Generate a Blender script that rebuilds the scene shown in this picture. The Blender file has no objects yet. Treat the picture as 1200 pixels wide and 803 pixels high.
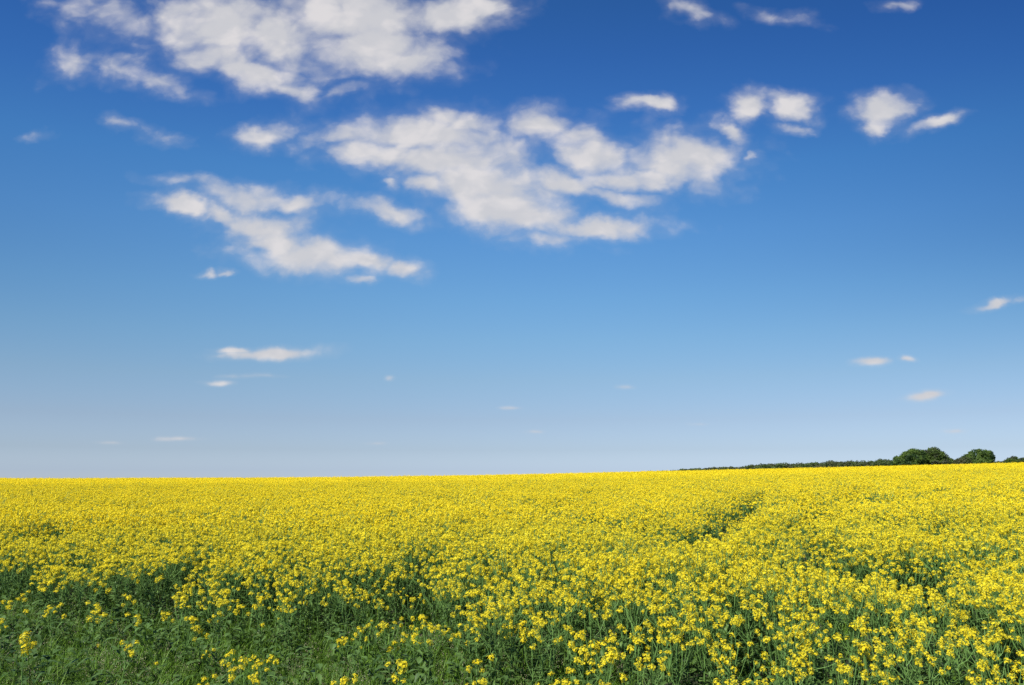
import bpy, math, random
import numpy as np
from mathutils import Vector, Matrix, Euler

# ------------------------------------------------------------------ camera, sky, sun, exposure
S = bpy.context.scene
COL = S.collection
EYE = 2.25
FPX = 924.0                       # focal length in photo pixels (photo 1200 x 803)
PITCH = math.atan((557.5 - 401.5) / FPX)

cam_d = bpy.data.cameras.new("camera")
cam_d.sensor_width = 36.0
cam_d.lens = 36.0 * FPX / 1200.0
cam_d.clip_start = 0.1
cam_d.clip_end = 20000.0
cam = bpy.data.objects.new("camera", cam_d)
COL.objects.link(cam)
cam.location = (0, 0, EYE)
cam.rotation_euler = (math.radians(90) + PITCH, 0, 0)
S.camera = cam

SUN_EL = math.radians(50)
SUN_AZ = math.radians(222)        # compass style, clockwise from +Y: behind the camera to the left
SKY_STRENGTH = 0.075
SUN_STRENGTH = 5.0

sun_d = bpy.data.lights.new("sun", 'SUN')
sun_d.energy = SUN_STRENGTH
sun_d.angle = math.radians(0.5)
sun_d.color = (1.0, 0.955, 0.88)
sun = bpy.data.objects.new("sun", sun_d)
COL.objects.link(sun)
sd = Vector((math.sin(SUN_AZ) * math.cos(SUN_EL), math.cos(SUN_AZ) * math.cos(SUN_EL), math.sin(SUN_EL)))
sun.rotation_euler = sd.to_track_quat('Z', 'Y').to_euler()
sun.location = (-20, -20, 60)

S.view_settings.view_transform = 'Standard'
S.view_settings.look = 'None'
S.view_settings.exposure = 0.6
S.view_settings.gamma = 1.0
S.view_settings.use_curve_mapping = False
S.cycles.use_denoising = False
S.cycles.max_bounces = 6
S.cycles.diffuse_bounces = 3
S.cycles.glossy_bounces = 1
S.cycles.transmission_bounces = 3
S.cycles.sample_clamp_indirect = 4.0


def uv_dir(px, py):
    """photo pixel -> (x/y, z/y) of the world direction"""
    xc = (px - 600.0) / FPX
    yc = (401.5 - py) / FPX
    c, s = math.cos(PITCH), math.sin(PITCH)
    den = c - yc * s
    return xc / den, (s + yc * c) / den


W = bpy.data.worlds.new("World")
S.world = W
W.use_nodes = True
W.cycles.sampling_method = 'MANUAL'
W.cycles.sample_map_resolution = 256
nt = W.node_tree
nt.nodes.clear()


class N:
    """small helper for node trees"""
    def __init__(self, tree):
        self.t = tree

    def new(self, typ, **kw):
        n = self.t.nodes.new(typ)
        for k, v in kw.items():
            setattr(n, k, v)
        return n

    def put(self, sock, v):
        if isinstance(v, bpy.types.NodeSocket):
            self.t.links.new(v, sock)
        elif v is not None:
            sock.default_value = v

    def math(self, op, a, b=None, c=None, clamp=False):
        n = self.new('ShaderNodeMath', operation=op, use_clamp=clamp)
        self.put(n.inputs[0], a)
        if b is not None: self.put(n.inputs[1], b)
        if c is not None: self.put(n.inputs[2], c)
        return n.outputs[0]

    def vec(self, op, a, b=None, c=None):
        n = self.new('ShaderNodeVectorMath', operation=op)
        self.put(n.inputs[0], a)
        if b is not None: self.put(n.inputs[1], b)
        if c is not None: self.put(n.inputs[2], c)
        return n.outputs['Value'] if op in ('LENGTH', 'DOT_PRODUCT') else n.outputs[0]

    def smooth(self, v, lo, hi, a=0.0, b=1.0):
        n = self.new('ShaderNodeMapRange', interpolation_type='SMOOTHSTEP')
        self.put(n.inputs[0], v)
        for i, q in enumerate((lo, hi, a, b)):
            self.put(n.inputs[1 + i], q)
        return n.outputs[0]

    def noise(self, v, scale, detail=4.0, rough=0.5, dim='3D', color=False, distort=0.0):
        n = self.new('ShaderNodeTexNoise', noise_dimensions=dim)
        if v is not None: self.put(n.inputs['Vector'], v)
        n.inputs['Scale'].default_value = scale
        n.inputs['Detail'].default_value = detail
        n.inputs['Roughness'].default_value = rough
        n.inputs['Distortion'].default_value = distort
        return n.outputs['Color' if color else 0]

    def mix(self, f, a, b):
        n = self.new('ShaderNodeMix', data_type='RGBA')
        self.put(n.inputs[0], f)
        self.put(n.inputs[6], a)
        self.put(n.inputs[7], b)
        return n.outputs[2]


w = N(nt)
sky = w.new('ShaderNodeTexSky', sky_type='NISHITA')
sky.sun_disc = False
sky.sun_elevation = SUN_EL
sky.sun_rotation = SUN_AZ
sky.altitude = 100.0
sky.air_density = 1.0
sky.dust_density = 0.6
sky.ozone_density = 2.0
tc = w.new('ShaderNodeTexCoord')
sep = w.new('ShaderNodeSeparateXYZ')
nt.links.new(tc.outputs['Generated'], sep.inputs[0])
dx, dy, dz = sep.outputs
yy = w.math('MAXIMUM', dy, 0.08)
comb = w.new('ShaderNodeCombineXYZ')
w.put(comb.inputs[0], w.math('DIVIDE', dx, yy))
w.put(comb.inputs[1], w.math('DIVIDE', dz, yy))
P = comb.outputs[0]
# domain warp so the cloud outlines curl and shred
wn = w.noise(w.vec('MULTIPLY', P, (1.0, 1.5, 1.0)), 9.0, 5.0, 0.55, color=True, dim='2D')
warp = w.vec('MULTIPLY', w.vec('SUBTRACT', wn, (0.5, 0.5, 0.5)), (0.075, 0.045, 0.0))
fade = w.smooth(w.math('DIVIDE', dz, yy), 0.02, 0.35, 0.12, 1.0)
fv = w.new('ShaderNodeCombineXYZ')
for i in range(3): w.put(fv.inputs[i], fade)
PW = w.vec('ADD', P, w.vec('MULTIPLY', warp, fv.outputs[0]))
CLOUDS = [  # direction (as photo px,py), radii, tilt in degrees, thinness
 (250,30,70,42,0,0),(330,45,75,40,-15,0),(300,85,65,20,-12,.15),(350,106,36,12,-20,.35),(415,22,95,44,0,0),
 (440,55,75,34,0,0),(478,68,44,26,0,.1),(535,14,62,24,8,0),(572,8,26,17,0,.2),(115,18,64,32,-20,.58),
 (88,70,32,21,0,.5),(150,80,50,20,-10,.5),(196,96,36,14,-15,.52),(402,107,34,9,30,.64),(205,10,45,22,0,.4),(250,62,40,24,0,.2),
 (495,158,100,25,-3,.1),(535,143,60,18,0,.3),(440,180,62,18,-4,.05),(530,186,98,28,0,0),(572,218,78,36,-12,0),
 (600,248,82,24,-12,0),(695,266,80,13,2,.15),(632,148,44,22,0,.3),(682,162,28,22,0,.35),(702,182,42,26,-25,.15),
 (660,214,44,18,-10,.15),(796,188,68,34,0,-.0),(822,186,40,25,0,.05),(742,212,60,18,0,.15),(722,234,56,11,-10,.4),
 (398,155,30,13,0,.4),(645,278,46,11,0,.4),(312,157,36,15,5,.2),(362,166,40,15,0,.66),(140,146,20,9,0,.5),
 (186,160,28,9,-20,.6),(42,159,25,6,0,.62),(460,218,13,10,0,.52),(450,246,48,11,-8,.33),(500,215,26,14,0,.3),
 (216,240,38,12,-10,.15),(258,250,36,11,-15,.25),(300,235,70,15,-8,.34),(308,264,50,18,-6,0),(365,300,74,23,-6,-.0),
 (428,304,52,14,-5,.1),(472,313,34,13,-12,.15),(325,283,44,17,-14,.05),(230,214,50,8,-10,.63),(240,322,15,5,0,.52),
 (263,321,12,5,0,.45),(422,330,20,6,0,.5),(345,240,45,11,0,.36),
 (752,122,34,9,-2,.12),(876,125,24,18,10,.15),(851,151,22,12,-25,.25),(927,126,31,16,-6,.1),(930,150,24,7,0,.5),
 (1043,127,31,17,14,.1),(1034,146,20,11,30,.3),(1101,142,28,9,15,.3),(884,181,10,6,0,.62),(812,12,36,14,-15,.42),
 (915,20,50,11,-20,.68),(1050,4,25,7,0,.6),
 (322,415,55,6.5,3,.1),(278,412,20,4,0,.32),(255,449,16,3.6,0,.45),(292,441,30,3,0,.62),(458,443,6,4,0,.64),
 (1023,423,17,4.6,0,.2),(1065,422,11,4.2,0,.32),(1163,359,22,5,12,.12),(1196,354,14,3.5,10,.62),(1084,465,23,4.6,8,.2),
 (626,506,13,3,0,.5),(600,479,12,2.5,0,.6),(440,520,14,2.5,0,.6),(1121,505,14,3,0,.58),(213,514,26,2.6,0,.6),
 (132,519,15,2.2,0,.6),(820,498,12,2,0,.66),(735,455,10,3,0,.66)]
acc = None
PC = PW
for ci_, (px, py, rx, ry, tilt, k) in enumerate(CLOUDS):
    if ci_ % 10 == 9:      # keeps the shader's evaluation in short batches
        PC = w.vec('MULTIPLY_ADD', acc, (1e-9, 1e-9, 1e-9), PW)
    u, v = uv_dir(px, py)
    u2, v2 = uv_dir(px + rx, py)
    u3, v3 = uv_dir(px, py - ry)
    m = w.new('ShaderNodeMapping', vector_type='TEXTURE')
    w.put(m.inputs['Vector'], PC)
    m.inputs['Location'].default_value = (u, v, -k * (1.12 if k > 0.3 else 1.0))
    m.inputs['Rotation'].default_value = (0, 0, math.radians(tilt))
    m.inputs['Scale'].default_value = (abs(u2 - u) * 1.28, abs(v3 - v) * 1.28, 1)
    d = w.vec('LENGTH', m.outputs[0])
    acc = d if acc is None else w.math('SMOOTH_MIN', acc, d, 0.14)
n1 = w.noise(w.vec('MULTIPLY', P, (1.0, 1.35, 1.0)), 11.0, 8.0, 0.52, dim='2D')
n2 = w.noise(w.vec('MULTIPLY', PW, (1.0, 1.3, 1.0)), 42.0, 6.0, 0.6, dim='2D')
vo = w.new('ShaderNodeTexVoronoi', feature='SMOOTH_F1', voronoi_dimensions='2D')
w.put(vo.inputs['Vector'], w.vec('MULTIPLY', w.vec('ADD', P, w.vec('MULTIPLY', warp, (0.5, 0.6, 0.0))), (1.0, 1.35, 1.0)))
vo.inputs['Scale'].default_value = 21.0
vo.inputs['Smoothness'].default_value = 0.6
vo.inputs['Detail'].default_value = 2.0
vo.inputs['Roughness'].default_value = 0.5
puff = vo.outputs['Distance']
arg = w.math('ADD', w.math('SUBTRACT', 1.13, acc), w.smooth(acc, 0.85, 0.25, 0.0, 0.24))
arg = w.math('MULTIPLY_ADD', w.math('SUBTRACT', n1, 0.5), 0.75, arg)
arg = w.math('MULTIPLY_ADD', w.math('SUBTRACT', n2, 0.5), 0.36, arg)
arg = w.math('MULTIPLY_ADD', w.math('SUBTRACT', puff, 0.40), -0.50, arg)
alpha = w.math('MAXIMUM', w.smooth(arg, -0.18, 1.02), w.smooth(arg, -0.45, 0.9, 0.0, 0.30))
alpha = w.math('MULTIPLY', alpha, w.smooth(dy, 0.08, 0.2))
alpha = w.math('MULTIPLY', alpha, 0.95)
# cloud light: puffs white, the hollows between them and the thickest parts a touch greyer
sh = w.noise(w.vec('ADD', w.vec('MULTIPLY', PW, (1.0, 1.9, 1.0)), (0.013, -0.02, 3.0)), 14.0, 4.0, 0.5, dim='2D')
sh = w.math('MULTIPLY_ADD', w.math('SUBTRACT', 0.45, puff), 0.35, sh)
cl = w.mix(w.smooth(sh, 0.30, 0.70), (5.5, 5.5, 5.75, 1), (6.65, 6.42, 6.45, 1))
# clear spring air through a polarised view: deep blue overhead, pale blue-grey at the horizon
TINT = [(0.0, (0.695, 0.823, 1.231)), (0.0086, (0.587, 0.724, 1.132)), (0.0396, (0.492, 0.57, 0.827)), (0.0865, (0.504, 0.541, 0.697)), (0.1493, (0.526, 0.603, 0.691)), (0.212, (0.512, 0.671, 0.758)), (0.2742, (0.479, 0.71, 0.832)), (0.3653, (0.421, 0.721, 0.92)), (0.4527, (0.336, 0.691, 0.955)), (0.5351, (0.255, 0.569, 0.92)), (0.6117, (0.203, 0.488, 0.855)), (0.6764, (0.175, 0.444, 0.779))]
air = w.new('ShaderNodeValToRGB')
w.put(air.inputs[0], w.math('MULTIPLY', w.math('MAXIMUM', dz, 0.0), 1.25))
for i, (e_, c_) in enumerate(TINT):
    el_ = air.color_ramp.elements[i] if i < 2 else air.color_ramp.elements.new(e_)
    el_.position = e_
    el_.color = (c_[0], c_[1], c_[2], 1)
# sky colour darkened towards both sides, more to the right, easing off low down
side = w.math('MULTIPLY', w.math('MULTIPLY_ADD', w.math('MULTIPLY', dx, dx), 0.95, w.math('MULTIPLY', dx, 0.14)), w.smooth(dz, 0.03, 0.28))
side = w.math('MINIMUM', side, 0.5)
side_tint = w.new('ShaderNodeCombineXYZ')
for i, q_ in enumerate((1.15, 0.92, 0.68)):
    w.put(side_tint.inputs[i], w.math('MULTIPLY_ADD', side, -q_, 1.0))
skyc = w.mix(alpha, w.vec('MULTIPLY', side_tint.outputs[0], w.vec('MULTIPLY', w.vec('MULTIPLY', sky.outputs[0], air.outputs[0]), (1.33, 1.36, 1.38))), cl)
bg = w.new('ShaderNodeBackground')
w.put(bg.inputs['Color'], skyc)
bg.inputs['Strength'].default_value = SKY_STRENGTH
wo = w.new('ShaderNodeOutputWorld')
nt.links.new(bg.outputs[0], wo.inputs[0])

# ------------------------------------------------------------------ materials
def material(name):
    m = bpy.data.materials.new(name)
    m.use_nodes = True
    m.node_tree.nodes.clear()
    return m, N(m.node_tree)


def leafy(name, c1, c2, transl=0.35, tcol=None, rough=0.55, spec=0.25, scale=0.0, c3=None, obj_random=True):
    """thin leaf or petal: diffuse and gloss plus light coming through; colour varies piece by piece"""
    m, n = material(name)
    geo = n.new('ShaderNodeNewGeometry')
    r = geo.outputs['Random Per Island']
    if obj_random:
        oi = n.new('ShaderNodeObjectInfo')
        r = n.math('ADD', n.math('MULTIPLY', r, 0.6), n.math('MULTIPLY', oi.outputs['Random'], 0.4))
    col = n.mix(r, c1, c2)
    if c3 is not None:
        big = n.noise(geo.outputs['Position'], scale, 3.0, 0.55)
        col = n.mix(n.smooth(big, 0.42, 0.62), col, c3)
    p = n.new('ShaderNodeBsdfPrincipled')
    n.put(p.inputs['Base Color'], col)
    p.inputs['Roughness'].default_value = rough
    p.inputs['Specular IOR Level'].default_value = spec
    out = n.new('ShaderNodeOutputMaterial')
    if transl > 0:
        t = n.new('ShaderNodeBsdfTranslucent')
        n.put(t.inputs['Color'], n.mix(1.0, col, tcol) if tcol else col)
        mx = n.new('ShaderNodeMixShader')
        mx.inputs[0].default_value = transl
        m.node_tree.links.new(p.outputs[0], mx.inputs[1])
        m.node_tree.links.new(t.outputs[0], mx.inputs[2])
        m.node_tree.links.new(mx.outputs[0], out.inputs[0])
    else:
        m.node_tree.links.new(p.outputs[0], out.inputs[0])
    return m


M_PETAL = leafy("petal_yellow", (0.87, 0.685, 0.012, 1), (0.96, 0.82, 0.045, 1), 0.36, rough=0.6, spec=0.15)
M_BUD = leafy("flower_bud", (0.36, 0.36, 0.03, 1), (0.55, 0.52, 0.04, 1), 0.15)
M_STEM = leafy("rape_stem", (0.09, 0.18, 0.04, 1), (0.15, 0.26, 0.07, 1), 0.0, spec=0.15)
M_LEAF = leafy("rape_leaf", (0.016, 0.045, 0.008, 1), (0.135, 0.230, 0.058, 1), 0.25, rough=0.5, spec=0.2)  # random leaf tones, spread widened so shadow and glint contrast sits in the colour
M_GRASS = leafy("grass_blade", (0.022, 0.065, 0.006, 1), (0.19, 0.34, 0.036, 1), 0.30, rough=0.5, spec=0.2)
M_SEED = leafy("weed_seed_head", (0.20, 0.19, 0.10, 1), (0.36, 0.31, 0.20, 1), 0.2)
M_BARK = leafy("bark", (0.10, 0.08, 0.06, 1), (0.14, 0.11, 0.08, 1), 0.0, rough=0.9, spec=0.1)
M_TREE_A = leafy("foliage_oak", (0.065, 0.112, 0.016, 1), (0.12, 0.19, 0.03, 1), 0.3, scale=0.35, c3=(0.035, 0.075, 0.02, 1), obj_random=False)
M_TREE_B = leafy("foliage_dark", (0.045, 0.078, 0.014, 1), (0.095, 0.15, 0.025, 1), 0.25, scale=0.3, c3=(0.05, 0.06, 0.03, 1), obj_random=False)
M_WOOD = leafy("foliage_wood", (0.040, 0.070, 0.018, 1), (0.085, 0.125, 0.03, 1), 0.2, scale=0.05, c3=(0.065, 0.075, 0.028, 1), obj_random=False)

M_GROUND, g = material("soil")
gp = g.new('ShaderNodeNewGeometry')
gn = g.noise(gp.outputs['Position'], 3.0, 8.0, 0.6)
gcol = g.mix(g.smooth(gn, 0.4, 0.6), (0.028, 0.022, 0.012, 1), (0.020, 0.040, 0.010, 1))
gb = g.new('ShaderNodeBsdfPrincipled')
g.put(gb.inputs['Base Color'], gcol)
gb.inputs['Roughness'].default_value = 0.95
gbump = g.new('ShaderNodeBump')
g.put(gbump.inputs['Height'], g.noise(gp.outputs['Position'], 14.0, 6.0, 0.6))
gbump.inputs['Strength'].default_value = 0.6
M_GROUND.node_tree.links.new(gbump.outputs[0], gb.inputs['Normal'])
go = g.new('ShaderNodeOutputMaterial')
M_GROUND.node_tree.links.new(gb.outputs[0], go.inputs[0])

# ------------------------------------------------------------------ terrain
CB, CC = 0.0157, 9.0e-5


def noise2(x, y, seed=0, n=5):
    """cheap smooth value field in about -1..1 made of rotated sines"""
    rs = np.random.RandomState(seed)
    t = np.zeros_like(x, dtype=float)
    for i in range(n * 2):
        a = rs.uniform(0, 2 * np.pi)
        f = rs.uniform(0.6, 1.5) * (1 + 0.5 * (i % n))
        t = t + np.sin((x * np.cos(a) + y * np.sin(a)) * f + rs.uniform(0, 6.28) +
                       1.3 * np.sin((x * np.sin(a) - y * np.cos(a)) * f * 0.61 + i)) / (1 + 0.4 * (i % n))
    return t / (n * 0.95)


def ground_z(x, y):
    x = np.asarray(x, dtype=float)
    y = np.asarray(y, dtype=float)
    Y1 = 260.0
    yc = np.clip(y, 0, Y1)
    base = CB * yc - CC * yc ** 2
    base = base + np.where(y > Y1, -0.004 * (y - Y1), 0) + np.where(y < 0, CB * y, 0)
    ye = np.sqrt(y * y + 9.0)
    u = np.clip(x / ye, -30, 30)
    s, k = 0.12, 0.0235
    us = (u + 0.18) / s
    extra = ye * k * s * np.where(us > 20, us, np.log1p(np.exp(np.minimum(us, 20))))
    far = np.clip(np.sqrt(x * x + y * y) / 60.0, 0, 1)
    return base + extra + 0.05 * noise2(x / 9.0, y / 9.0, 3) * (0.4 + far)


def mesh_obj(name, verts, faces, mats, parent=None, midx=None, link=True):
    me = bpy.data.meshes.new(name)
    me.from_pydata(verts.tolist() if hasattr(verts, 'tolist') else verts, [], faces)
    for m in mats: me.materials.append(m)
    if midx is not None:
        me.polygons.foreach_set('material_index', np.asarray(midx, dtype=np.int32))
    me.update()
    o = bpy.data.objects.new(name, me)
    if link: COL.objects.link(o)
    if parent: o.parent = parent
    return o


def tag(o, label=None, cat=None, group=None, kind=None):
    if label: o['label'] = label
    if cat: o['category'] = cat
    if group: o['group'] = group
    if kind: o['kind'] = kind
    return o


def axis(n, mx, p):
    t = np.linspace(-1, 1, n)
    return np.sign(t) * np.abs(t) ** p * mx


ax = axis(161, 6000, 3.2)
ay = axis(161, 6000, 3.2)
GX, GY = np.meshgrid(ax, ay)
GZ = ground_z(GX, GY)
verts = np.stack([GX.ravel(), GY.ravel(), GZ.ravel()], 1)
n_ = len(ax)
faces = [(j * n_ + i, j * n_ + i + 1, (j + 1) * n_ + i + 1, (j + 1) * n_ + i) for j in range(n_ - 1) for i in range(n_ - 1)]
gr = mesh_obj("ground", verts, faces, [M_GROUND])
gr.data.polygons.foreach_set('use_smooth', [True] * len(gr.data.polygons))
tag(gr, "dark soil of the field beneath the rapeseed and grass", "ground", None, 'structure')


def at(px, py, ztop):
    """place in the field where a plant top of height ztop above the ground is seen at that photo pixel"""
    u, v = uv_dir(px, py)
    lo = 1.0
    y = 1.0
    while y < 300:
        if EYE + v * y <= float(ground_z(u * y, y)) + ztop:
            break
        y += 0.05
    return u * y, y


# ------------------------------------------------------------------ geometry collector
class G:
    def __init__(self):
        self.v = []; self.f = []; self.m = []; self.n = 0

    def add(self, v, f, m):
        self.v.append(np.asarray(v, float))
        self.f.append((np.asarray(f, dtype=np.int64) + self.n))
        self.m.append(np.full(len(f), m, dtype=np.int32))
        self.n += len(v)

    def merge(self, o, M=None, remap=None):
        for v, f, m in zip(o.v, o.f, o.m):
            pass
        V = np.concatenate(o.v)
        if M is not None:
            A = np.array(M)
            V = V @ A[:3, :3].T + A[:3, 3]
        base = self.n
        self.v.append(V)
        for f, m in zip(o.f, o.m):
            self.f.append(f + base)
            self.m.append(m if remap is None else np.array([remap[q] for q in m], dtype=np.int32))
        self.n += len(V)

    def build(self, name, mats, parent=None, link=True):
        V = np.concatenate(self.v)
        faces = []
        for f in self.f: faces += f.tolist()
        return mesh_obj(name, V, faces, mats, parent, np.concatenate(self.m), link)


def frame(nrm):
    """two arrays of axes at right angles to nrm (k,3)"""
    a = np.where(np.abs(nrm[:, 2:3]) < 0.9, np.array([[0, 0, 1.0]]), np.array([[1.0, 0, 0]]))
    t = np.cross(nrm, a)
    t /= np.linalg.norm(t, axis=1, keepdims=True)
    return t, np.cross(nrm, t)


def quads(c, nrm, sx, sy, rot, curl=0.0):
    """kite shaped leaflets: centre, normal, half sizes, spin"""
    t, b = frame(nrm)
    cr, sr = np.cos(rot)[:, None], np.sin(rot)[:, None]
    d = t * cr + b * sr
    e = -t * sr + b * cr
    sx = np.broadcast_to(np.asarray(sx, float).reshape(-1, 1), (len(c), 1))
    sy = np.broadcast_to(np.asarray(sy, float).reshape(-1, 1), (len(c), 1))
    lift = nrm * curl * sx
    V = np.stack([c - d * sx + lift, c - e * sy - lift * 0.5, c + d * sx + lift, c + e * sy - lift * 0.5], 1).reshape(-1, 3)
    F = np.arange(len(c) * 4).reshape(-1, 4)
    return V, F


def unit(v):
    return v / np.maximum(np.linalg.norm(v, axis=-1, keepdims=True), 1e-9)


def tube(gm, pts, r0, r1, mat, sides=4):
    pts = np.asarray(pts, float)
    k = len(pts)
    d = unit(np.gradient(pts, axis=0))
    t, b = frame(d)
    # keep the frame steady
    for i in range(1, k):
        t[i] = t[i - 1] - d[i] * np.dot(t[i - 1], d[i]); t[i] /= np.linalg.norm(t[i]) + 1e-9
        b[i] = np.cross(d[i], t[i])
    r = np.linspace(r0, r1, k)[:, None, None]
    a = np.linspace(0, 2 * np.pi, sides, endpoint=False)
    ring = pts[:, None, :] + r * (np.cos(a)[None, :, None] * t[:, None, :] + np.sin(a)[None, :, None] * b[:, None, :])
    V = ring.reshape(-1, 3)
    F = []
    for i in range(k - 1):
        for j in range(sides):
            j2 = (j + 1) % sides
            F.append((i * sides + j, i * sides + j2, (i + 1) * sides + j2, (i + 1) * sides + j))
    gm.add(V, F, mat)


def ribbon_leaf(gm, base, dirh, up, length, width, droop, mat, rs, lobes=False, fold=0.15, seg=5):
    """curved leaf blade with a raised pair of halves along a midrib"""
    t = np.linspace(0, 1, seg)
    side = np.cross(dirh, [0, 0, 1.0]); side /= np.linalg.norm(side) + 1e-9
    el = up - droop * t
    step = length / (seg - 1)
    p = [np.array(base, float)]
    for i in range(1, seg):
        e = el[i]
        p.append(p[-1] + step * (dirh * math.cos(e) + np.array([0, 0, math.sin(e)])))
    p = np.array(p)
    if lobes:
        wd = width * np.array([0.22, 0.55, 0.5, 1.0, 0.95, 0.1])[:seg] if seg == 6 else width * np.sin(np.pi * (0.12 + 0.86 * t))
    else:
        wd = width * np.sin(np.pi * (0.14 + 0.84 * t)) ** 0.8
    wd = wd * (1 + 0.15 * rs.uniform(-1, 1, seg))
    nz = np.array([0, 0, 1.0])
    L = p + side * wd[:, None] + nz * fold * wd[:, None]
    R = p - side * wd[:, None] + nz * fold * wd[:, None]
    V = np.stack([L, p, R], 1).reshape(-1, 3)
    F = []
    for i in range(seg - 1):
        a = i * 3
        F.append((a, a + 1, a + 4, a + 3)); F.append((a + 1, a + 2, a + 5, a + 4))
    gm.add(V, F, mat)


# ------------------------------------------------------------------ rapeseed flower heads
# material slots in these: 0 petal, 1 bud, 2 stem, 3 leaf
def head_near(seed, nf, length, rad):
    rs = np.random.RandomState(seed)
    gm = G()
    t = rs.uniform(0, 1, nf) ** 1.2
    ang = np.arange(nf) * 2.399 + rs.uniform(-.4, .4, nf)
    r = rad * (0.40 + 0.55 * np.sin(np.pi * (0.18 + 0.7 * t))) * rs.uniform(0.40, 1.60, nf)
    z = -0.004 - t * length
    c = np.stack([np.cos(ang) * r, np.sin(ang) * r, z + rs.uniform(-.004, .004, nf)], 1)
    nrm = unit(np.stack([np.cos(ang) * (0.5 + t), np.sin(ang) * (0.5 + t), 0.9 - 0.5 * t], 1) + rs.normal(0, .25, (nf, 3)))
    tt, bb = frame(nrm)
    spin = rs.uniform(0, 6.28, nf)
    size = rs.uniform(0.0076, 0.0104, nf)[:, None]
    for q in range(4):
        a = (spin + q * np.pi / 2)[:, None]
        d = tt * np.cos(a) + bb * np.sin(a)
        e = -tt * np.sin(a) + bb * np.cos(a)
        cup = rs.uniform(0.05, 0.5, (nf, 1))
        V = np.stack([c + d * size * .08,
                      c + size * (0.78 * d + 0.46 * e) + nrm * size * cup,
                      c + size * 1.08 * d + nrm * size * cup * 0.7,
                      c + size * (0.78 * d - 0.46 * e) + nrm * size * cup], 1).reshape(-1, 3)
        gm.add(V, np.arange(nf * 4).reshape(-1, 4), 0)
    # pedicels
    st = np.stack([np.zeros(nf), np.zeros(nf), z - 0.012], 1)
    sd_ = unit(np.cross(c - st, [0, 0, 1.0])) * 0.0007
    V = np.stack([st - sd_, st + sd_, c + sd_, c - sd_], 1).reshape(-1, 3)
    gm.add(V, np.arange(nf * 4).reshape(-1, 4), 2)
    # bud cluster in the middle
    nb = 9
    a = np.arange(nb) * 2.399
    rb = np.sqrt(np.arange(nb) / nb) * 0.009
    cb = np.stack([np.cos(a) * rb, np.sin(a) * rb, 0.004 - rb * 0.3 + rs.uniform(0, .004, nb)], 1)
    for dx_ in (0, math.pi / 2):
        nn = np.tile([[math.cos(dx_), math.sin(dx_), 0.0]], (nb, 1))
        V, F = quads(cb, nn, 0.0045, 0.0024, np.full(nb, np.pi / 2))
        gm.add(V, F, 1)
    # young pods and axis below the open flowers
    tube(gm, [(0, 0, -length - 0.06), (0.002, 0, -length * .5), (0, 0, 0)], 0.0021, 0.0012, 2, 3)
    npod = rs.randint(3, 9)
    for i in range(npod):
        zz = -length - 0.005 - rs.uniform(0, 0.05)
        a = rs.uniform(0, 6.28)
        o_ = np.array([math.cos(a), math.sin(a), 0])
        tube(gm, [(0, 0, zz), o_ * 0.014 + [0, 0, zz + .006], o_ * 0.02 + [0, 0, zz + .03]], 0.0009, 0.0006, 2, 3)
    return gm


def head_mid(seed, nf=15, length=0.05, rad=0.03):
    rs = np.random.RandomState(seed)
    gm = G()
    t = rs.uniform(0, 1, nf)
    ang = np.arange(nf) * 2.399
    r = rad * rs.uniform(0.3, 1.1, nf)
    c = np.stack([np.cos(ang) * r, np.sin(ang) * r, -t * length], 1)
    nrm = unit(np.stack([np.cos(ang) * .8, np.sin(ang) * .8, np.full(nf, .7)], 1) + rs.normal(0, .5, (nf, 3)))
    V, F = quads(c, nrm, rs.uniform(.0115, .0150, nf), rs.uniform(.010, .0130, nf), rs.uniform(0, 6.28, nf), 0.3)
    gm.add(V, F, 0)
    V, F = quads(np.array([[0, 0, .004], [0, 0, .002]]), np.array([[1., 0, 0], [0, 1., 0]]), .007, .006, np.zeros(2))
    gm.add(V, F, 1)
    return gm


HEADS = [head_near(10 + i, nf, ln, rd) for i, (nf, ln, rd) in enumerate(
    [(34, .045, .030), (26, .035, .026), (42, .060, .032), (20, .030, .022), (30, .050, .027), (84, .17, .031), (14, .022, .018)])]
HEADS_MID = [head_mid(40 + i, nf, ln, rd) for i, (nf, ln, rd) in enumerate([(20, .05, .030), (16, .04, .026), (24, .065, .031), (12, .03, .022)])]
MATS4 = [M_PETAL, M_BUD, M_STEM, M_LEAF]
HEAD_ME = []
for i, h in enumerate(HEADS):
    o = h.build("flower_head", MATS4, None, False)
    HEAD_ME.append(o.data)
    bpy.data.objects.remove(o)


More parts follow.
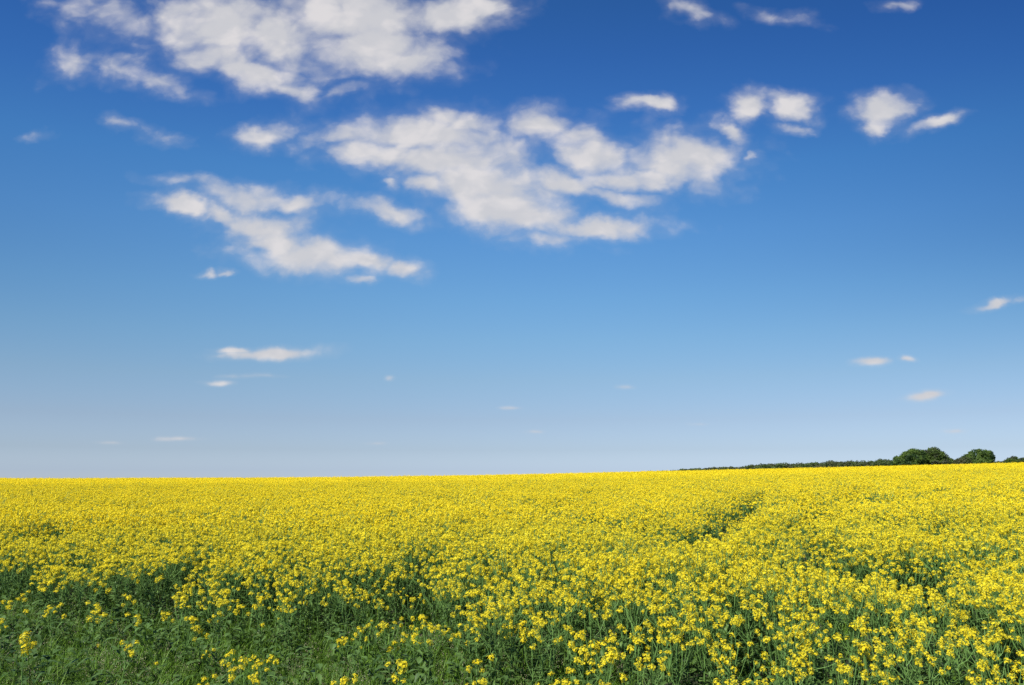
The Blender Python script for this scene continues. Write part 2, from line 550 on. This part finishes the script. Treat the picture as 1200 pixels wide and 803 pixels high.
def plant(seed, H, nh, leafn=12, mid=False, spread=0.27, spike=False, headsel=None):
    """one rapeseed plant: stem with branches, leaves, and the list of its flower heads"""
    rs = np.random.RandomState(seed)
    st, lf, heads = G(), G(), []
    lean = rs.uniform(-.09, .09, 2)
    kz = np.linspace(0, 1, 5)
    main = np.stack([lean[0] * kz ** 2 * H + rs.uniform(-.008, .008, 5), lean[1] * kz ** 2 * H + rs.uniform(-.008, .008, 5), kz * H * 0.98], 1)
    main[0, 2] = -0.06
    tube(st, main, 0.0065, 0.0028, 2, 3 if mid else 5)
    sel = headsel or [0, 1, 2, 0, 4, 2, 3]

    def put_head(p, d, big):
        z = Vector(d).normalized()
        q = z.to_track_quat('Z', 'Y')
        s = rs.uniform(.55, 1.0) * big
        heads.append((rs.choice(sel), Matrix.Translation(Vector(p)) @ q.to_matrix().to_4x4() @
                      Matrix.Rotation(rs.uniform(0, 6.28), 4, 'Z') @ Matrix.Scale(s, 4)))
    put_head(main[-1], main[-1] - main[-2] + rs.normal(0, .02, 3), 1.15)
    for i in range(nh - 1):
        t0 = rs.uniform(0.45, 0.86)
        b0 = np.array([np.interp(t0, kz, main[:, j]) for j in range(3)])
        a = i * 2.399 + rs.uniform(-.5, .5)
        o_ = np.array([math.cos(a), math.sin(a), 0])
        top = H * rs.uniform(0.84, 1.03) - 0.0
        out = spread * rs.uniform(0.35, 1.0) * H
        p = np.array([b0, b0 + o_ * out * .6 + [0, 0, (top - b0[2]) * .4], b0 + o_ * out + [0, 0, (top - b0[2])]])
        if p[2, 2] < b0[2] + .06: p[2, 2] = b0[2] + .08
        tube(st, p, 0.0032, 0.0018, 2, 3)
        put_head(p[2], p[2] - p[1] + rs.normal(0, .03, 3), rs.uniform(.8, 1.1))
        # small leaf at the fork
        ribbon_leaf(lf, b0, o_, 1.0, rs.uniform(.05, .10), rs.uniform(.007, .013), 0.9, 3, rs, seg=3 if mid else 4)
    for i in range(leafn):
        z0 = rs.uniform(0.05, 0.86)
        b0 = np.array([np.interp(z0, kz, main[:, j]) for j in range(3)])
        a = rs.uniform(0, 6.28)
        o_ = np.array([math.cos(a), math.sin(a), 0])
        s = 1.15 - z0
        ribbon_leaf(lf, b0, o_, rs.uniform(0.3, 1.2), s * rs.uniform(.10, .20), s * rs.uniform(.012, .030), rs.uniform(.6, 1.8), 3, rs,
                    lobes=z0 < .5, seg=4 if mid else 6, fold=rs.uniform(.0, .35))
    return st, lf, heads


def joined(pl, heads_src):
    gm = G()
    gm.merge(pl[0]); gm.merge(pl[1])
    for k, M in pl[2]:
        gm.merge(heads_src[k % len(heads_src)], M)
    return gm


# kinds of plant: full height ones, mid ones, short ones
SPEC_FULL = [(101, 1.12, 12), (102, 1.05, 9), (103, 1.17, 13), (104, 1.0, 11), (105, 1.1, 14), (106, 1.08, 8)]
SPEC_SHORT = [(201, .72, 6), (202, .62, 4), (203, .80, 8), (204, .55, 1), (205, .68, 6)]
SPEC_SPIKE = [(301, .78, 3)]
P_FULL = [plant(s, h, n, 30) for s, h, n in SPEC_FULL]
P_SHORT = [plant(s, h, n, 20, spread=.16) for s, h, n in SPEC_SHORT]
P_SPIKE = [plant(301, .84, 2, 10, spread=.10, headsel=[5])]
PROTO = P_FULL + P_SHORT + P_SPIKE
KSHORT = len(P_FULL)
KSPIKE = KSHORT + len(P_SHORT)


def parts_meshes(pl):
    a = pl[0].build("stem", MATS4, None, False); b = pl[1].build("foliage", MATS4, None, False)
    r = (a.data, b.data)
    bpy.data.objects.remove(a); bpy.data.objects.remove(b)
    return r


PROTO_ME = [parts_meshes(p) for p in PROTO]


def hidden_collection(name):
    return bpy.data.collections.new(name)


SRC = hidden_collection("crop_sources")
for p in PROTO:                                     # indices 0..11 full detail
    o = joined(p, HEADS).build("crop_source_000", MATS4, None, False)
    SRC.objects.link(o)
NMID0 = len(PROTO)
for i in range(8):                                  # 8 mid-distance plants
    o = joined(plant(500 + i, 1.0 + .03 * i, 14 + i % 4, 7, True), HEADS_MID).build("crop_source_000", MATS4, None, False)
    SRC.objects.link(o)
NFAR0 = NMID0 + 8


def far_patch(seed, size=2.4, nplants=110):
    """a piece of the crop as it is seen from far: every head a handful of petals, stems and leaves below"""
    rs = np.random.RandomState(seed)
    gm = G()
    px = rs.uniform(-size / 2, size / 2, nplants); py = rs.uniform(-size / 2, size / 2, nplants)
    H = rs.uniform(.93, 1.12, nplants)
    H = np.where(rs.uniform(0, 1, nplants) > .94, H * 1.13, H)
    nh = 6
    hx = np.repeat(px, nh) + rs.normal(0, .11, nplants * nh)
    hy = np.repeat(py, nh) + rs.normal(0, .11, nplants * nh)
    hz = np.repeat(H, nh) * rs.uniform(.84, 1.03, nplants * nh)
    k = 6
    n = len(hx) * k
    c = np.stack([np.repeat(hx, k), np.repeat(hy, k), np.repeat(hz, k)], 1) + rs.uniform(-1, 1, (n, 3)) * [.028, .028, .03]
    nrm = unit(rs.normal(0, .6, (n, 3)) + [0, 0, .6])
    V, F = quads(c, nrm, rs.uniform(.019, .028, n), rs.uniform(.017, .024, n), rs.uniform(0, 6.28, n), .25)
    gm.add(V, F, 0)
    n = nplants * 10
    c = np.stack([np.repeat(px, 10), np.repeat(py, 10), np.repeat(H, 10) * rs.uniform(.15, .80, n)], 1) + rs.uniform(-1, 1, (n, 3)) * [.1, .1, .02]
    nrm = unit(rs.normal(0, .7, (n, 3)) + [0, 0, .4])
    V, F = quads(c, nrm, rs.uniform(.05, .09, n), rs.uniform(.012, .028, n), rs.uniform(0, 6.28, n), .2)
    gm.add(V, F, 3)
    return gm


for i in range(5):
    o = far_patch(700 + i).build("crop_source_000", MATS4, None, False)
    SRC.objects.link(o)


def scatter(name, pts, rot, scl, idx, collection, prefix_pts=None):
    """one object that carries all its plants as instances on its own points"""
    me = bpy.data.meshes.new(name)
    me.from_pydata(np.asarray(pts).tolist(), [], [])
    a = me.attributes.new("rot", 'FLOAT_VECTOR', 'POINT'); a.data.foreach_set('vector', np.asarray(rot, np.float32).ravel())
    a = me.attributes.new("scl", 'FLOAT_VECTOR', 'POINT'); a.data.foreach_set('vector', np.asarray(scl, np.float32).ravel())
    a = me.attributes.new("idx", 'INT', 'POINT'); a.data.foreach_set('value', np.asarray(idx, np.int32).ravel())
    o = bpy.data.objects.new(name, me)
    COL.objects.link(o)
    t = bpy.data.node_groups.new(name + "_nodes", 'GeometryNodeTree')
    t.interface.new_socket("Geometry", in_out='INPUT', socket_type='NodeSocketGeometry')
    t.interface.new_socket("Geometry", in_out='OUTPUT', socket_type='NodeSocketGeometry')
    gi = t.nodes.new('NodeGroupInput'); go_ = t.nodes.new('NodeGroupOutput')
    ip = t.nodes.new('GeometryNodeInstanceOnPoints')
    ci = t.nodes.new('GeometryNodeCollectionInfo')
    ci.inputs['Collection'].default_value = collection
    ci.inputs['Separate Children'].default_value = True
    ci.inputs['Reset Children'].default_value = True

    def attr(nm, ty):
        q = t.nodes.new('GeometryNodeInputNamedAttribute'); q.data_type = ty
        q.inputs['Name'].default_value = nm
        return q.outputs['Attribute']
    L = t.links.new
    L(gi.outputs[0], ip.inputs['Points'])
    L(ci.outputs[0], ip.inputs['Instance'])
    ip.inputs['Pick Instance'].default_value = True
    L(attr('idx', 'INT'), ip.inputs['Instance Index'])
    L(attr('rot', 'FLOAT_VECTOR'), ip.inputs['Rotation'])
    L(attr('scl', 'FLOAT_VECTOR'), ip.inputs['Scale'])
    L(ip.outputs[0], go_.inputs[0])
    md = o.modifiers.new("scatter", 'NODES')
    md.node_group = t
    return o


# ------------------------------------------------------------------ where the crop stands
def smoothstep(a, b, x):
    t = np.clip((x - a) / (b - a), 0, 1)
    return t * t * (3 - 2 * t)


EA, EB = np.array([-7.5, 11.2]), np.array([4.0, 4.4])
ED = (EB - EA) / np.linalg.norm(EB - EA)
EN = np.array([-ED[1], ED[0]])            # points into the field


def smoothstep(a, b, x):
    t = np.clip((x - a) / (b - a), 0, 1)
    return t * t * (3 - 2 * t)


def inside(x, y):
    s = (x - EA[0]) * EN[0] + (y - EA[1]) * EN[1]
    return s + 0.45 * noise2(x * 0.55, y * 0.55, 11) + 0.7 + 0.5 * smoothstep(-1.5, 1.5, x)


# gaps seen as dark green hollows: (photo x, y, half width m, half depth m, turn)
GAPS = []
TRACK = [(818 + 64 * t / 8.0, 627 - 36 * t / 8.0, .46, 1.7, -.3) for t in range(9)]
HOLLOW = [(1032, 668, .75, .8, 0), (1010, 662, .5, .5, 0), (1060, 673, .5, .5, 0), (1080, 676, .4, .35, 0)]
for (px, py, rx, ry, a) in TRACK + HOLLOW + [
        (690, 611, .8, .5, 0), (640, 604, .8, .5, 0), (705, 622, .45, .6, 0), (735, 628, .35, .5, 0), (950, 603, .6, .8, 0),
        (905, 628, .4, .5, 0), (1000, 590, .6, .8, 0), (680, 585, .7, 1.2, 0), (960, 640, .35, .4, 0), (1062, 618, .4, .5, 0),
        (100, 600, .7, .7, 0), (70, 628, .4, .4, 0), (200, 622, .35, .4, 0),
        (930, 655, .45, .4, 0), (1150, 640, .4, .4, 0), (470, 668, .55, .35, 0), (455, 688, .5, .35, 0), (500, 684, .5, .35, 0), (525, 655, .4, .3, 0)]:
    gx, gy = at(px, py, 0.95)
    GAPS.append((gx, gy, rx, ry, a))


def gap(x, y):
    g_ = np.zeros_like(x)
    for (gx, gy, rx, ry, a) in GAPS:
        c, s = math.cos(a), math.sin(a)
        X = (x - gx) * c + (y - gy) * s
        Y = -(x - gx) * s + (y - gy) * c
        g_ = np.maximum(g_, np.exp(-((X / (rx * 1.2)) ** 2 + (Y / (ry * 1.6)) ** 2) ** 1.5))
    return g_


rng = np.random.RandomState(7)
U = 0.72                                  # half width of the sown wedge per metre


def wedge(y0, y1, dens, margin=1.2):
    area = U * (y1 ** 2 - y0 ** 2) + 2 * margin * (y1 - y0)
    n = int(area * dens)
    y = np.sqrt(rng.uniform(0, 1, n) * (y1 ** 2 - y0 ** 2) + y0 ** 2)
    x = rng.uniform(-1, 1, n) * (U * y + margin)
    return x, y


# near and middle distance, plant by plant
X, Y = wedge(2.6, 46.0, 21.0)
s_in = inside(X, Y)
clump = noise2(X * 1.5, Y * 1.5, 21)
big = noise2(X * .35, Y * .35, 22)
prob = smoothstep(-1.3, 2.9, s_in + .35 * big) ** 1.5
prob = np.where(Y > 13, np.maximum(prob, .9), prob)
prob = prob * np.clip(0.88 + .34 * clump * smoothstep(22, 8, Y) + .15 * big, .12, 1.0)
prob = prob * (1 - 0.93 * gap(X, Y))
keep = (rng.uniform(0, 1, len(X)) < prob) & (s_in > -2.6)
X, Y, s_in, clump = X[keep], Y[keep], s_in[keep], clump[keep]
Z = ground_z(X, Y)
hgt = (0.66 + 0.36 * smoothstep(-1.0, 4.5, s_in)) * (1 + 0.05 * noise2(X * .8, Y * .8, 31)) * rng.uniform(.9, 1.08, len(X))
hgt = hgt * (1 - 0.38 * gap(X, Y))
hgt = np.where(rng.uniform(0, 1, len(X)) > .95, hgt * 1.12, hgt)
short = (rng.uniform(0, 1, len(X)) > smoothstep(-1.2, 3.4, s_in)) & (Y < 16)
idx = np.where(short, KSHORT + rng.randint(0, len(P_SHORT), len(X)), rng.randint(0, len(P_FULL), len(X)))
hgt = np.where(short, hgt * 1.15 / 0.9, hgt)
mid = Y > 15
idx = np.where(mid, NMID0 + rng.randint(0, 8, len(X)), idx)
rotz = rng.uniform(0, 6.28, len(X))
tilt = rng.normal(0, .10, (len(X), 2))

# the plants that show largest: in the frame and nearest to the eye
c_, s_ = math.cos(PITCH), math.sin(PITCH)
ztop = Z + hgt * 1.0 - EYE
dep = Y * c_ + ztop * s_
sxp = 600 + FPX * X / dep
syp = 401.5 - FPX * (-Y * s_ + ztop * c_) / dep
infr = (sxp > -12) & (sxp < 1212) & (syp < 812)
dist = np.where(infr, np.sqrt(X ** 2 + Y ** 2), 1e9)

SOLO = [  # plants standing alone in the grass, seen in the photo (head at px,py), variant, size, label
 (31, 745, KSPIKE, 1.05, "tall rapeseed plant with long stacked flower spikes, beside broad leaves at left edge of grass"),
 (14, 703, KSHORT + 1, .95, "short rapeseed plant above the tall flower spikes at left edge"),
 (4, 729, KSHORT + 0, .85, "rapeseed plant cut by the left edge of the photo, leftmost flower cluster"),
 (34, 717, KSHORT + 3, .95, "small rapeseed plant just above the tall flower spikes at left edge"),
 (118, 757, KSHORT + 3, .6, "tiny rapeseed plant with one sparse flower head alone in the lower left grass"),
 (180, 779, KSHORT + 3, .62, "tiny low rapeseed plant alone in grass near the bottom, right of the stacked spikes"),
 (246, 762, KSHORT + 1, .68, "lowest-growing rapeseed plant above the round pair of heads in the grass"),
 (288, 772, KSHORT + 0, .85, "rapeseed plant with a full cluster of round heads in open grass"),
 (321, 777, KSHORT + 3, .9, "rapeseed plant with a single round head right of the full cluster in open grass"),
 (244, 794, KSHORT + 1, .85, "rapeseed plant with heads touching the bottom edge, in front of the grass"),
 (298, 798, KSHORT + 4, .8, "rapeseed plant cut by the bottom edge, left of the centre grass"),
 (304, 733, KSHORT + 3, .85, "slim rapeseed plant standing alone between grass and the yellow crop edge"),
 (252, 722, KSHORT + 1, .75, "rapeseed plant over a dark hollow at the edge of the grass"),
 (408, 795, KSHORT + 2, .8, "bushy rapeseed plant at the bottom edge, between grass and loose crop"),
 (466, 751, KSHORT + 1, .9, "rapeseed plant with few heads on green leaves, just left of the dense front clusters"),
 (570, 770, KSHORT + 3, 1.05, "rapeseed plant with one round head on a bare straight stem near the bottom"),
]
NIND = 300 - len(SOLO)
order = np.argsort(dist)[:NIND]
ind = np.zeros(len(X), bool)
ind[order] = True


def individual(x, y, z, k, sc, rz, tl, label, group):
    root = bpy.data.objects.new("rapeseed_plant", None)
    COL.objects.link(root)
    root.location = (x, y, z)
    root.rotation_euler = (tl[0], tl[1], rz)
    root.scale = (sc, sc, sc)
    root.empty_display_size = 0.1
    tag(root, label, "rapeseed plant", group)
    for nm, me in zip(("stem", "foliage"), PROTO_ME[k]):
        o = bpy.data.objects.new(nm, me); COL.objects.link(o); o.parent = root
    for hk, M in PROTO[k][2]:
        o = bpy.data.objects.new("flower_head", HEAD_ME[hk]); COL.objects.link(o); o.parent = root
        o.matrix_local = M
    return root


def zone_label(sx, sy, k):
    kind = "short, few-headed" if k >= KSHORT else "tall, many-headed"
    if sx < 330: where = "in the front edge of the crop behind the left grass"
    elif sx < 620: where = "in the loose leafy stand at the bottom centre"
    elif sx < 900: where = "in the clustered stand right of the bottom centre"
    else: where = "in the front rows at the bottom right"
    return f"{kind} rapeseed plant {where}"


GROUP = "rapeseed plants at the near edge of the field"
for (px, py, k, sc, lab) in SOLO:
    top = max((M.translation.z for _, M in PROTO[k][2])) * sc - .02
    x, y = at(px, py, top)
    individual(x, y, float(ground_z(x, y)), k, sc, random.Random(px).uniform(0, 6.28), (0, 0), lab, GROUP)
for i in order:
    individual(X[i], Y[i], Z[i], int(idx[i]), float(hgt[i]), rotz[i], tilt[i], zone_label(sxp[i], syp[i], int(idx[i])), GROUP)

rest = ~ind
pts = np.stack([X, Y, Z], 1)[rest]
rot = np.stack([tilt[:, 0], tilt[:, 1], rotz], 1)[rest]
wide = rng.uniform(.95, 1.15, len(X))
scl = np.stack([hgt * wide, hgt * wide, hgt], 1)[rest]
ix = idx[rest]
# far crop in pieces
step = 1.9
fx, fy = [], []
yv = 45.0
while yv < 300:
    half = U * yv + 4
    nn = int(2 * half / step)
    xs = np.linspace(-half, half, nn) + rng.uniform(-.5, .5, nn)
    fx.append(xs); fy.append(np.full(nn, yv) + rng.uniform(-.5, .5, nn))
    yv += step
fx = np.concatenate(fx); fy = np.concatenate(fy)
fz = ground_z(fx, fy) + 0.05 * noise2(fx * .2, fy * .2, 41)
hs_ = rng.uniform(.94, 1.06, len(fx))
pts = np.concatenate([pts, np.stack([fx, fy, fz], 1)])
rot = np.concatenate([rot, np.stack([np.zeros_like(fx), np.zeros_like(fx), rng.uniform(0, 6.28, len(fx))], 1)])
scl = np.concatenate([scl, np.stack([np.ones_like(fx), np.ones_like(fx), hs_], 1)])
ix = np.concatenate([ix, NFAR0 + rng.randint(0, 5, len(fx))])
crop = scatter("rapeseed_crop", pts, rot, scl, ix, SRC)
tag(crop, "wide field of bright yellow flowering rapeseed reaching to the horizon", "crop", None, 'stuff')
print("crop instances", len(pts), "individuals", len(order) + len(SOLO))

# ------------------------------------------------------------------ grass and leafy weeds
GS = hidden_collection("grass_sources")


def grass_tuft(seed, nb, h, r=.09):
    rs = np.random.RandomState(seed)
    gm = G()
    for i in range(nb):
        a = rs.uniform(0, 6.28); b = rs.uniform(0, 6.28); rr = r * math.sqrt(rs.uniform())
        d = np.array([math.cos(b), math.sin(b), 0])
        base = np.array([math.cos(a) * rr, math.sin(a) * rr, -.02])
        L = h * rs.uniform(.5, 1.15)
        seg = 4
        el = rs.uniform(.9, 1.5); dr = rs.uniform(.2, 2.0)
        p = [base]
        for j in range(1, seg + 1):
            e = el - dr * (j / seg) ** 1.5
            p.append(p[-1] + L / seg * (d * math.cos(e) + np.array([0, 0, math.sin(e)])))
        p = np.array(p)
        side = np.array([-d[1], d[0], 0])
        wd = rs.uniform(.0022, .0042) * np.array([1, 1, .85, .6, .1])[:, None]
        V = np.stack([p - side * wd, p + side * wd], 1).reshape(-1, 3)
        gm.add(V, [(2 * j, 2 * j + 1, 2 * j + 3, 2 * j + 2) for j in range(seg)], 0)
    return gm


GM = [M_GRASS, M_SEED, M_LEAF]
for i, (nb, h) in enumerate([(34, .30), (30, .38), (40, .24), (26, .46), (36, .34)]):
    GS.objects.link(grass_tuft(800 + i, nb, h).build("grass_source_000", GM, None, False))
# weeds with tiny pale seed heads
for i in range(3):
    rs = np.random.RandomState(850 + i)
    gm = G()
    for j in range(7):
        a = rs.uniform(0, 6.28); l = rs.uniform(.25, .45)
        o_ = np.array([math.cos(a), math.sin(a), 0])
        tip = o_ * rs.uniform(.02, .12) + [0, 0, l]
        tube(gm, [(0, 0, 0), tip * [.4, .4, .5], tip], .0014, .0009, 0, 3)
        n = 16
        t = rs.uniform(.62, 1, n)[:, None]
        c = tip * t + rs.normal(0, .009, (n, 3))
        V, F = quads(c, unit(rs.normal(0, 1, (n, 3))), rs.uniform(.003, .006, n), rs.uniform(.002, .004, n), rs.uniform(0, 6, n))
        gm.add(V, F, 1)
    GS.objects.link(gm.build("grass_source_000", GM, None, False))
# broad-leaved rosettes and leafy young rape without flowers
for i in range(5):
    rs = np.random.RandomState(870 + i)
    gm = G()
    hh = rs.uniform(.18, .48)
    for j in range(12):
        a = j * 2.399 + rs.uniform(-.3, .3)
        o_ = np.array([math.cos(a), math.sin(a), 0])
        z0 = rs.uniform(0, 1)
        ribbon_leaf(gm, (0, 0, z0 * hh), o_, rs.uniform(.4, 1.2), rs.uniform(.08, .19) * (1.2 - .5 * z0), rs.uniform(.010, .032), rs.uniform(.5, 1.7), 2, rs, lobes=True, seg=6, fold=rs.uniform(0, .4))
    tube(gm, [(0, 0, 0), (0, 0, hh)], .004, .003, 0, 4)
    GS.objects.link(gm.build("grass_source_000", GM, None, False))

n = 36000
gy_ = rng.uniform(3.5, 17, n)
gx_ = rng.uniform(-1, 1, n) * (U * gy_ + 1)
si = inside(gx_, gy_)
gn_ = noise2(gx_ * .9, gy_ * .9, 55)
pr = smoothstep(4.0, -.5, si) * np.clip(.85 + .3 * gn_, .3, 1) * smoothstep(17.5, 10, gy_)
k1 = rng.uniform(0, 1, n) < np.maximum(pr, .10)
gx_, gy_, si, gn_ = gx_[k1], gy_[k1], si[k1], gn_[k1]
m_ = len(gx_)
r_ = rng.uniform(0, 1, m_)
leafshare = np.clip(.10 + .18 * smoothstep(-2.0, 2.0, si) + .10 * noise2(gx_ * .7, gy_ * .7, 66), .04, .6)
gi_ = np.where(r_ < leafshare, 8 + rng.randint(0, 5, m_), np.where(r_ < leafshare + .10, 5 + rng.randint(0, 3, m_), rng.randint(0, 5, m_)))
sc_ = rng.uniform(.75, 1.2, m_) * (1 + .22 * gn_)
grass = scatter("grass", np.stack([gx_, gy_, ground_z(gx_, gy_)], 1),
                np.stack([rng.normal(0, .08, m_), rng.normal(0, .08, m_), rng.uniform(0, 6.28, m_)], 1),
                np.stack([sc_, sc_, sc_], 1), gi_, GS)
tag(grass, "green grass and leafy weeds growing before the crop at the lower left", "grass", None, 'stuff')
print("grass instances", m_)

# ------------------------------------------------------------------ trees
def crown_geo(seed, lobes, nleaf, leaf):
    """leaf clumps spread through a set of lobes (x,y,z,rx,ry,rz)"""
    rs = np.random.RandomState(seed)
    gm = G()
    L = np.array(lobes, float)
    # extra small lobes budding from the large ones make the outline uneven
    buds = []
    for l in L:
        for _ in range(9):
            d = unit(rs.normal(0, 1, 3) + [0, -.1, .25])
            f = rs.uniform(.22, .42)
            buds.append([l[0] + d[0] * l[3] * .85, l[1] + d[1] * l[4] * .85, l[2] + d[2] * l[5] * .85, l[3] * f, l[4] * f, l[5] * f])
    A = np.concatenate([L, np.array(buds)])
    wgt = (A[:, 3] * A[:, 5]) ** .9
    pick = rs.choice(len(A), nleaf, p=wgt / wgt.sum())
    d = unit(rs.normal(0, 1, (nleaf, 3)))
    r = rs.uniform(.55, 1.04, nleaf) ** .6
    a = A[pick]
    c = a[:, :3] + d * a[:, 3:6] * r[:, None]
    c += rs.normal(0, leaf * .5, c.shape)
    nrm = unit(d + rs.normal(0, .7, d.shape))
    V, F = quads(c, nrm, rs.uniform(.6, 1.2, nleaf) * leaf, rs.uniform(.4, .8, nleaf) * leaf, rs.uniform(0, 6.28, nleaf), .25)
    ok = (V.reshape(-1, 4, 3)[:, :, 2].min(1) > .15)
    V = V.reshape(-1, 4, 3)[ok].reshape(-1, 3)
    gm.add(V, np.arange(len(V)).reshape(-1, 4), 0)
    return gm


def tree(px, D, lobes, mat, seed, label, group=None, leaf=.34, nleaf=9000, trunk_r=.35, name="broadleaf_tree", cat="tree"):
    """stands D metres out in the direction of photo column px; lobes are in metres about the trunk foot"""
    u, _ = uv_dir(px, 548)
    x, y = u * D, D
    z = float(ground_z(x, y))
    root = bpy.data.objects.new(name, None)
    COL.objects.link(root)
    root.location = (x, y, z)
    tag(root, label, cat, group)
    tr = G()
    top = max(l[2] for l in lobes)
    hub = np.array([0, 0, top * .35])
    tube(tr, [(0, 0, -.4), (0.1, 0, top * .2), hub, (0, .1, top * .8)], trunk_r, trunk_r * .35, 0, 8)
    for l in lobes:
        p = np.array(l[:3])
        tube(tr, [hub * .8, (hub + p) * .5 + [0, 0, .2], p], trunk_r * .5, trunk_r * .12, 0, 5)
    tr.build("trunk", [M_BARK], root)
    crown_geo(seed, lobes, nleaf, leaf).build("crown", [mat], root)
    return root


def crest(px, D):
    """height that looks level with the field's skyline, D metres out in that direction"""
    u, _ = uv_dir(px, 548)
    yy_ = np.linspace(20, 300, 200)
    v = np.max((ground_z(u * yy_, yy_) + 1.03 - EYE) / yy_)
    return EYE + v * D


D1 = 330.0
mp = D1 / FPX                          # metres per photo pixel at that distance


def lob(px, lst):
    """(dx px, y above field px, half w px, half h px) -> metres; dz = how far the foot is hidden below the crest"""
    u, _ = uv_dir(px, 548)
    dz = crest(px, D1) - float(ground_z(u * D1, D1))
    r = []
    rs = random.Random(len(lst) * 7 + 1)
    for (a, b, w_, h_) in lst:
        r.append((a * mp, rs.uniform(-1.5, 1.5), b * mp + dz, w_ * mp, w_ * mp * .8, h_ * mp))
    return r


TG = "field trees at the right end of the horizon"
tree(1064, D1, lob(1064, [(0, 8, 12, 9), (-9, 4, 9, 7), (5, 11, 10, 9), (10, 6, 10, 8), (3, 2, 18, 5), (15, 9, 9, 9)]), M_TREE_A, 1,
     "broad mid-green tree forming the left half of the large clump", TG, nleaf=15000)
tree(1095, D1 + 4, lob(1095, [(0, 13, 10, 9), (8, 8, 12, 9), (-7, 10, 8, 8), (16, 3, 10, 6), (0, 3, 18, 6)]), M_TREE_B, 2,
     "tallest dark tree, peaked right half of the large clump", TG, nleaf=15000)
tree(1148, D1 - 5, lob(1148, [(0, 9, 11, 9), (7, 8, 9, 9), (-9, 6, 7, 6), (0, 3, 15, 5)]), M_TREE_A, 3,
     "round free-standing tree right of the large tree clump", TG, nleaf=12000)
tree(1128, D1 - 8, lob(1128, [(0, 3, 6, 5), (3, 4, 5, 5)]), M_WOOD, 4,
     "low brownish bush at the foot of the round tree's left side", TG, nleaf=3000, trunk_r=.12, name="bush", cat="bush")
tree(1190, D1 + 10, lob(1190, [(0, 2, 10, 6), (12, 3, 9, 5), (-8, 1, 6, 5)]), M_TREE_B, 5,
     "low dark bush cut off by the right edge of the picture", TG, nleaf=6000, trunk_r=.15, name="bush", cat="bush")

# far wood and hedge behind the crest: one mass
rs = np.random.RandomState(77)
wood = G()
prof = [(760, .9), (785, 1.6), (800, 2.0), (830, 3.8), (850, 3.5), (880, 5.0), (915, 6.3), (930, 6.0), (950, 6.0), (985, 7.3), (1010, 6.8), (1045, 6.8), (1075, 6), (1120, 3.5), (1165, 2.8), (1180, 3.0), (1215, 2.6)]
pxs = [p_[0] for p_ in prof]; phs = [p_[1] for p_ in prof]


q = 758.0
while q < 1215:
    D = rs.uniform(560, 640)
    k = D / FPX
    h = float(np.interp(q, pxs, phs)) * rs.uniform(.85, 1.3)
    u, _ = uv_dir(q, 548)
    cz = crest(q, D)
    z0 = float(ground_z(u * D, D))
    top = cz + h * k
    wdt = rs.uniform(4.0, 8.5)
    hh = max(2.0, (top - z0) * .55)
    c = (0, 0, top - hh, wdt, wdt, hh)
    cg = crown_geo(int(q * 10), [c, (wdt * .5, 0, top - hh * 1.15, wdt * .8, wdt, hh * .9)], 2600, .55)
    wood.merge(cg, Matrix.Translation((u * D, D, 0)))
    q += rs.uniform(3.0, 7.5)
wo_ = wood.build("woodland", [M_WOOD])
tag(wo_, "low dark line of distant woodland rising behind the yellow field's horizon", "woodland", None, 'stuff')
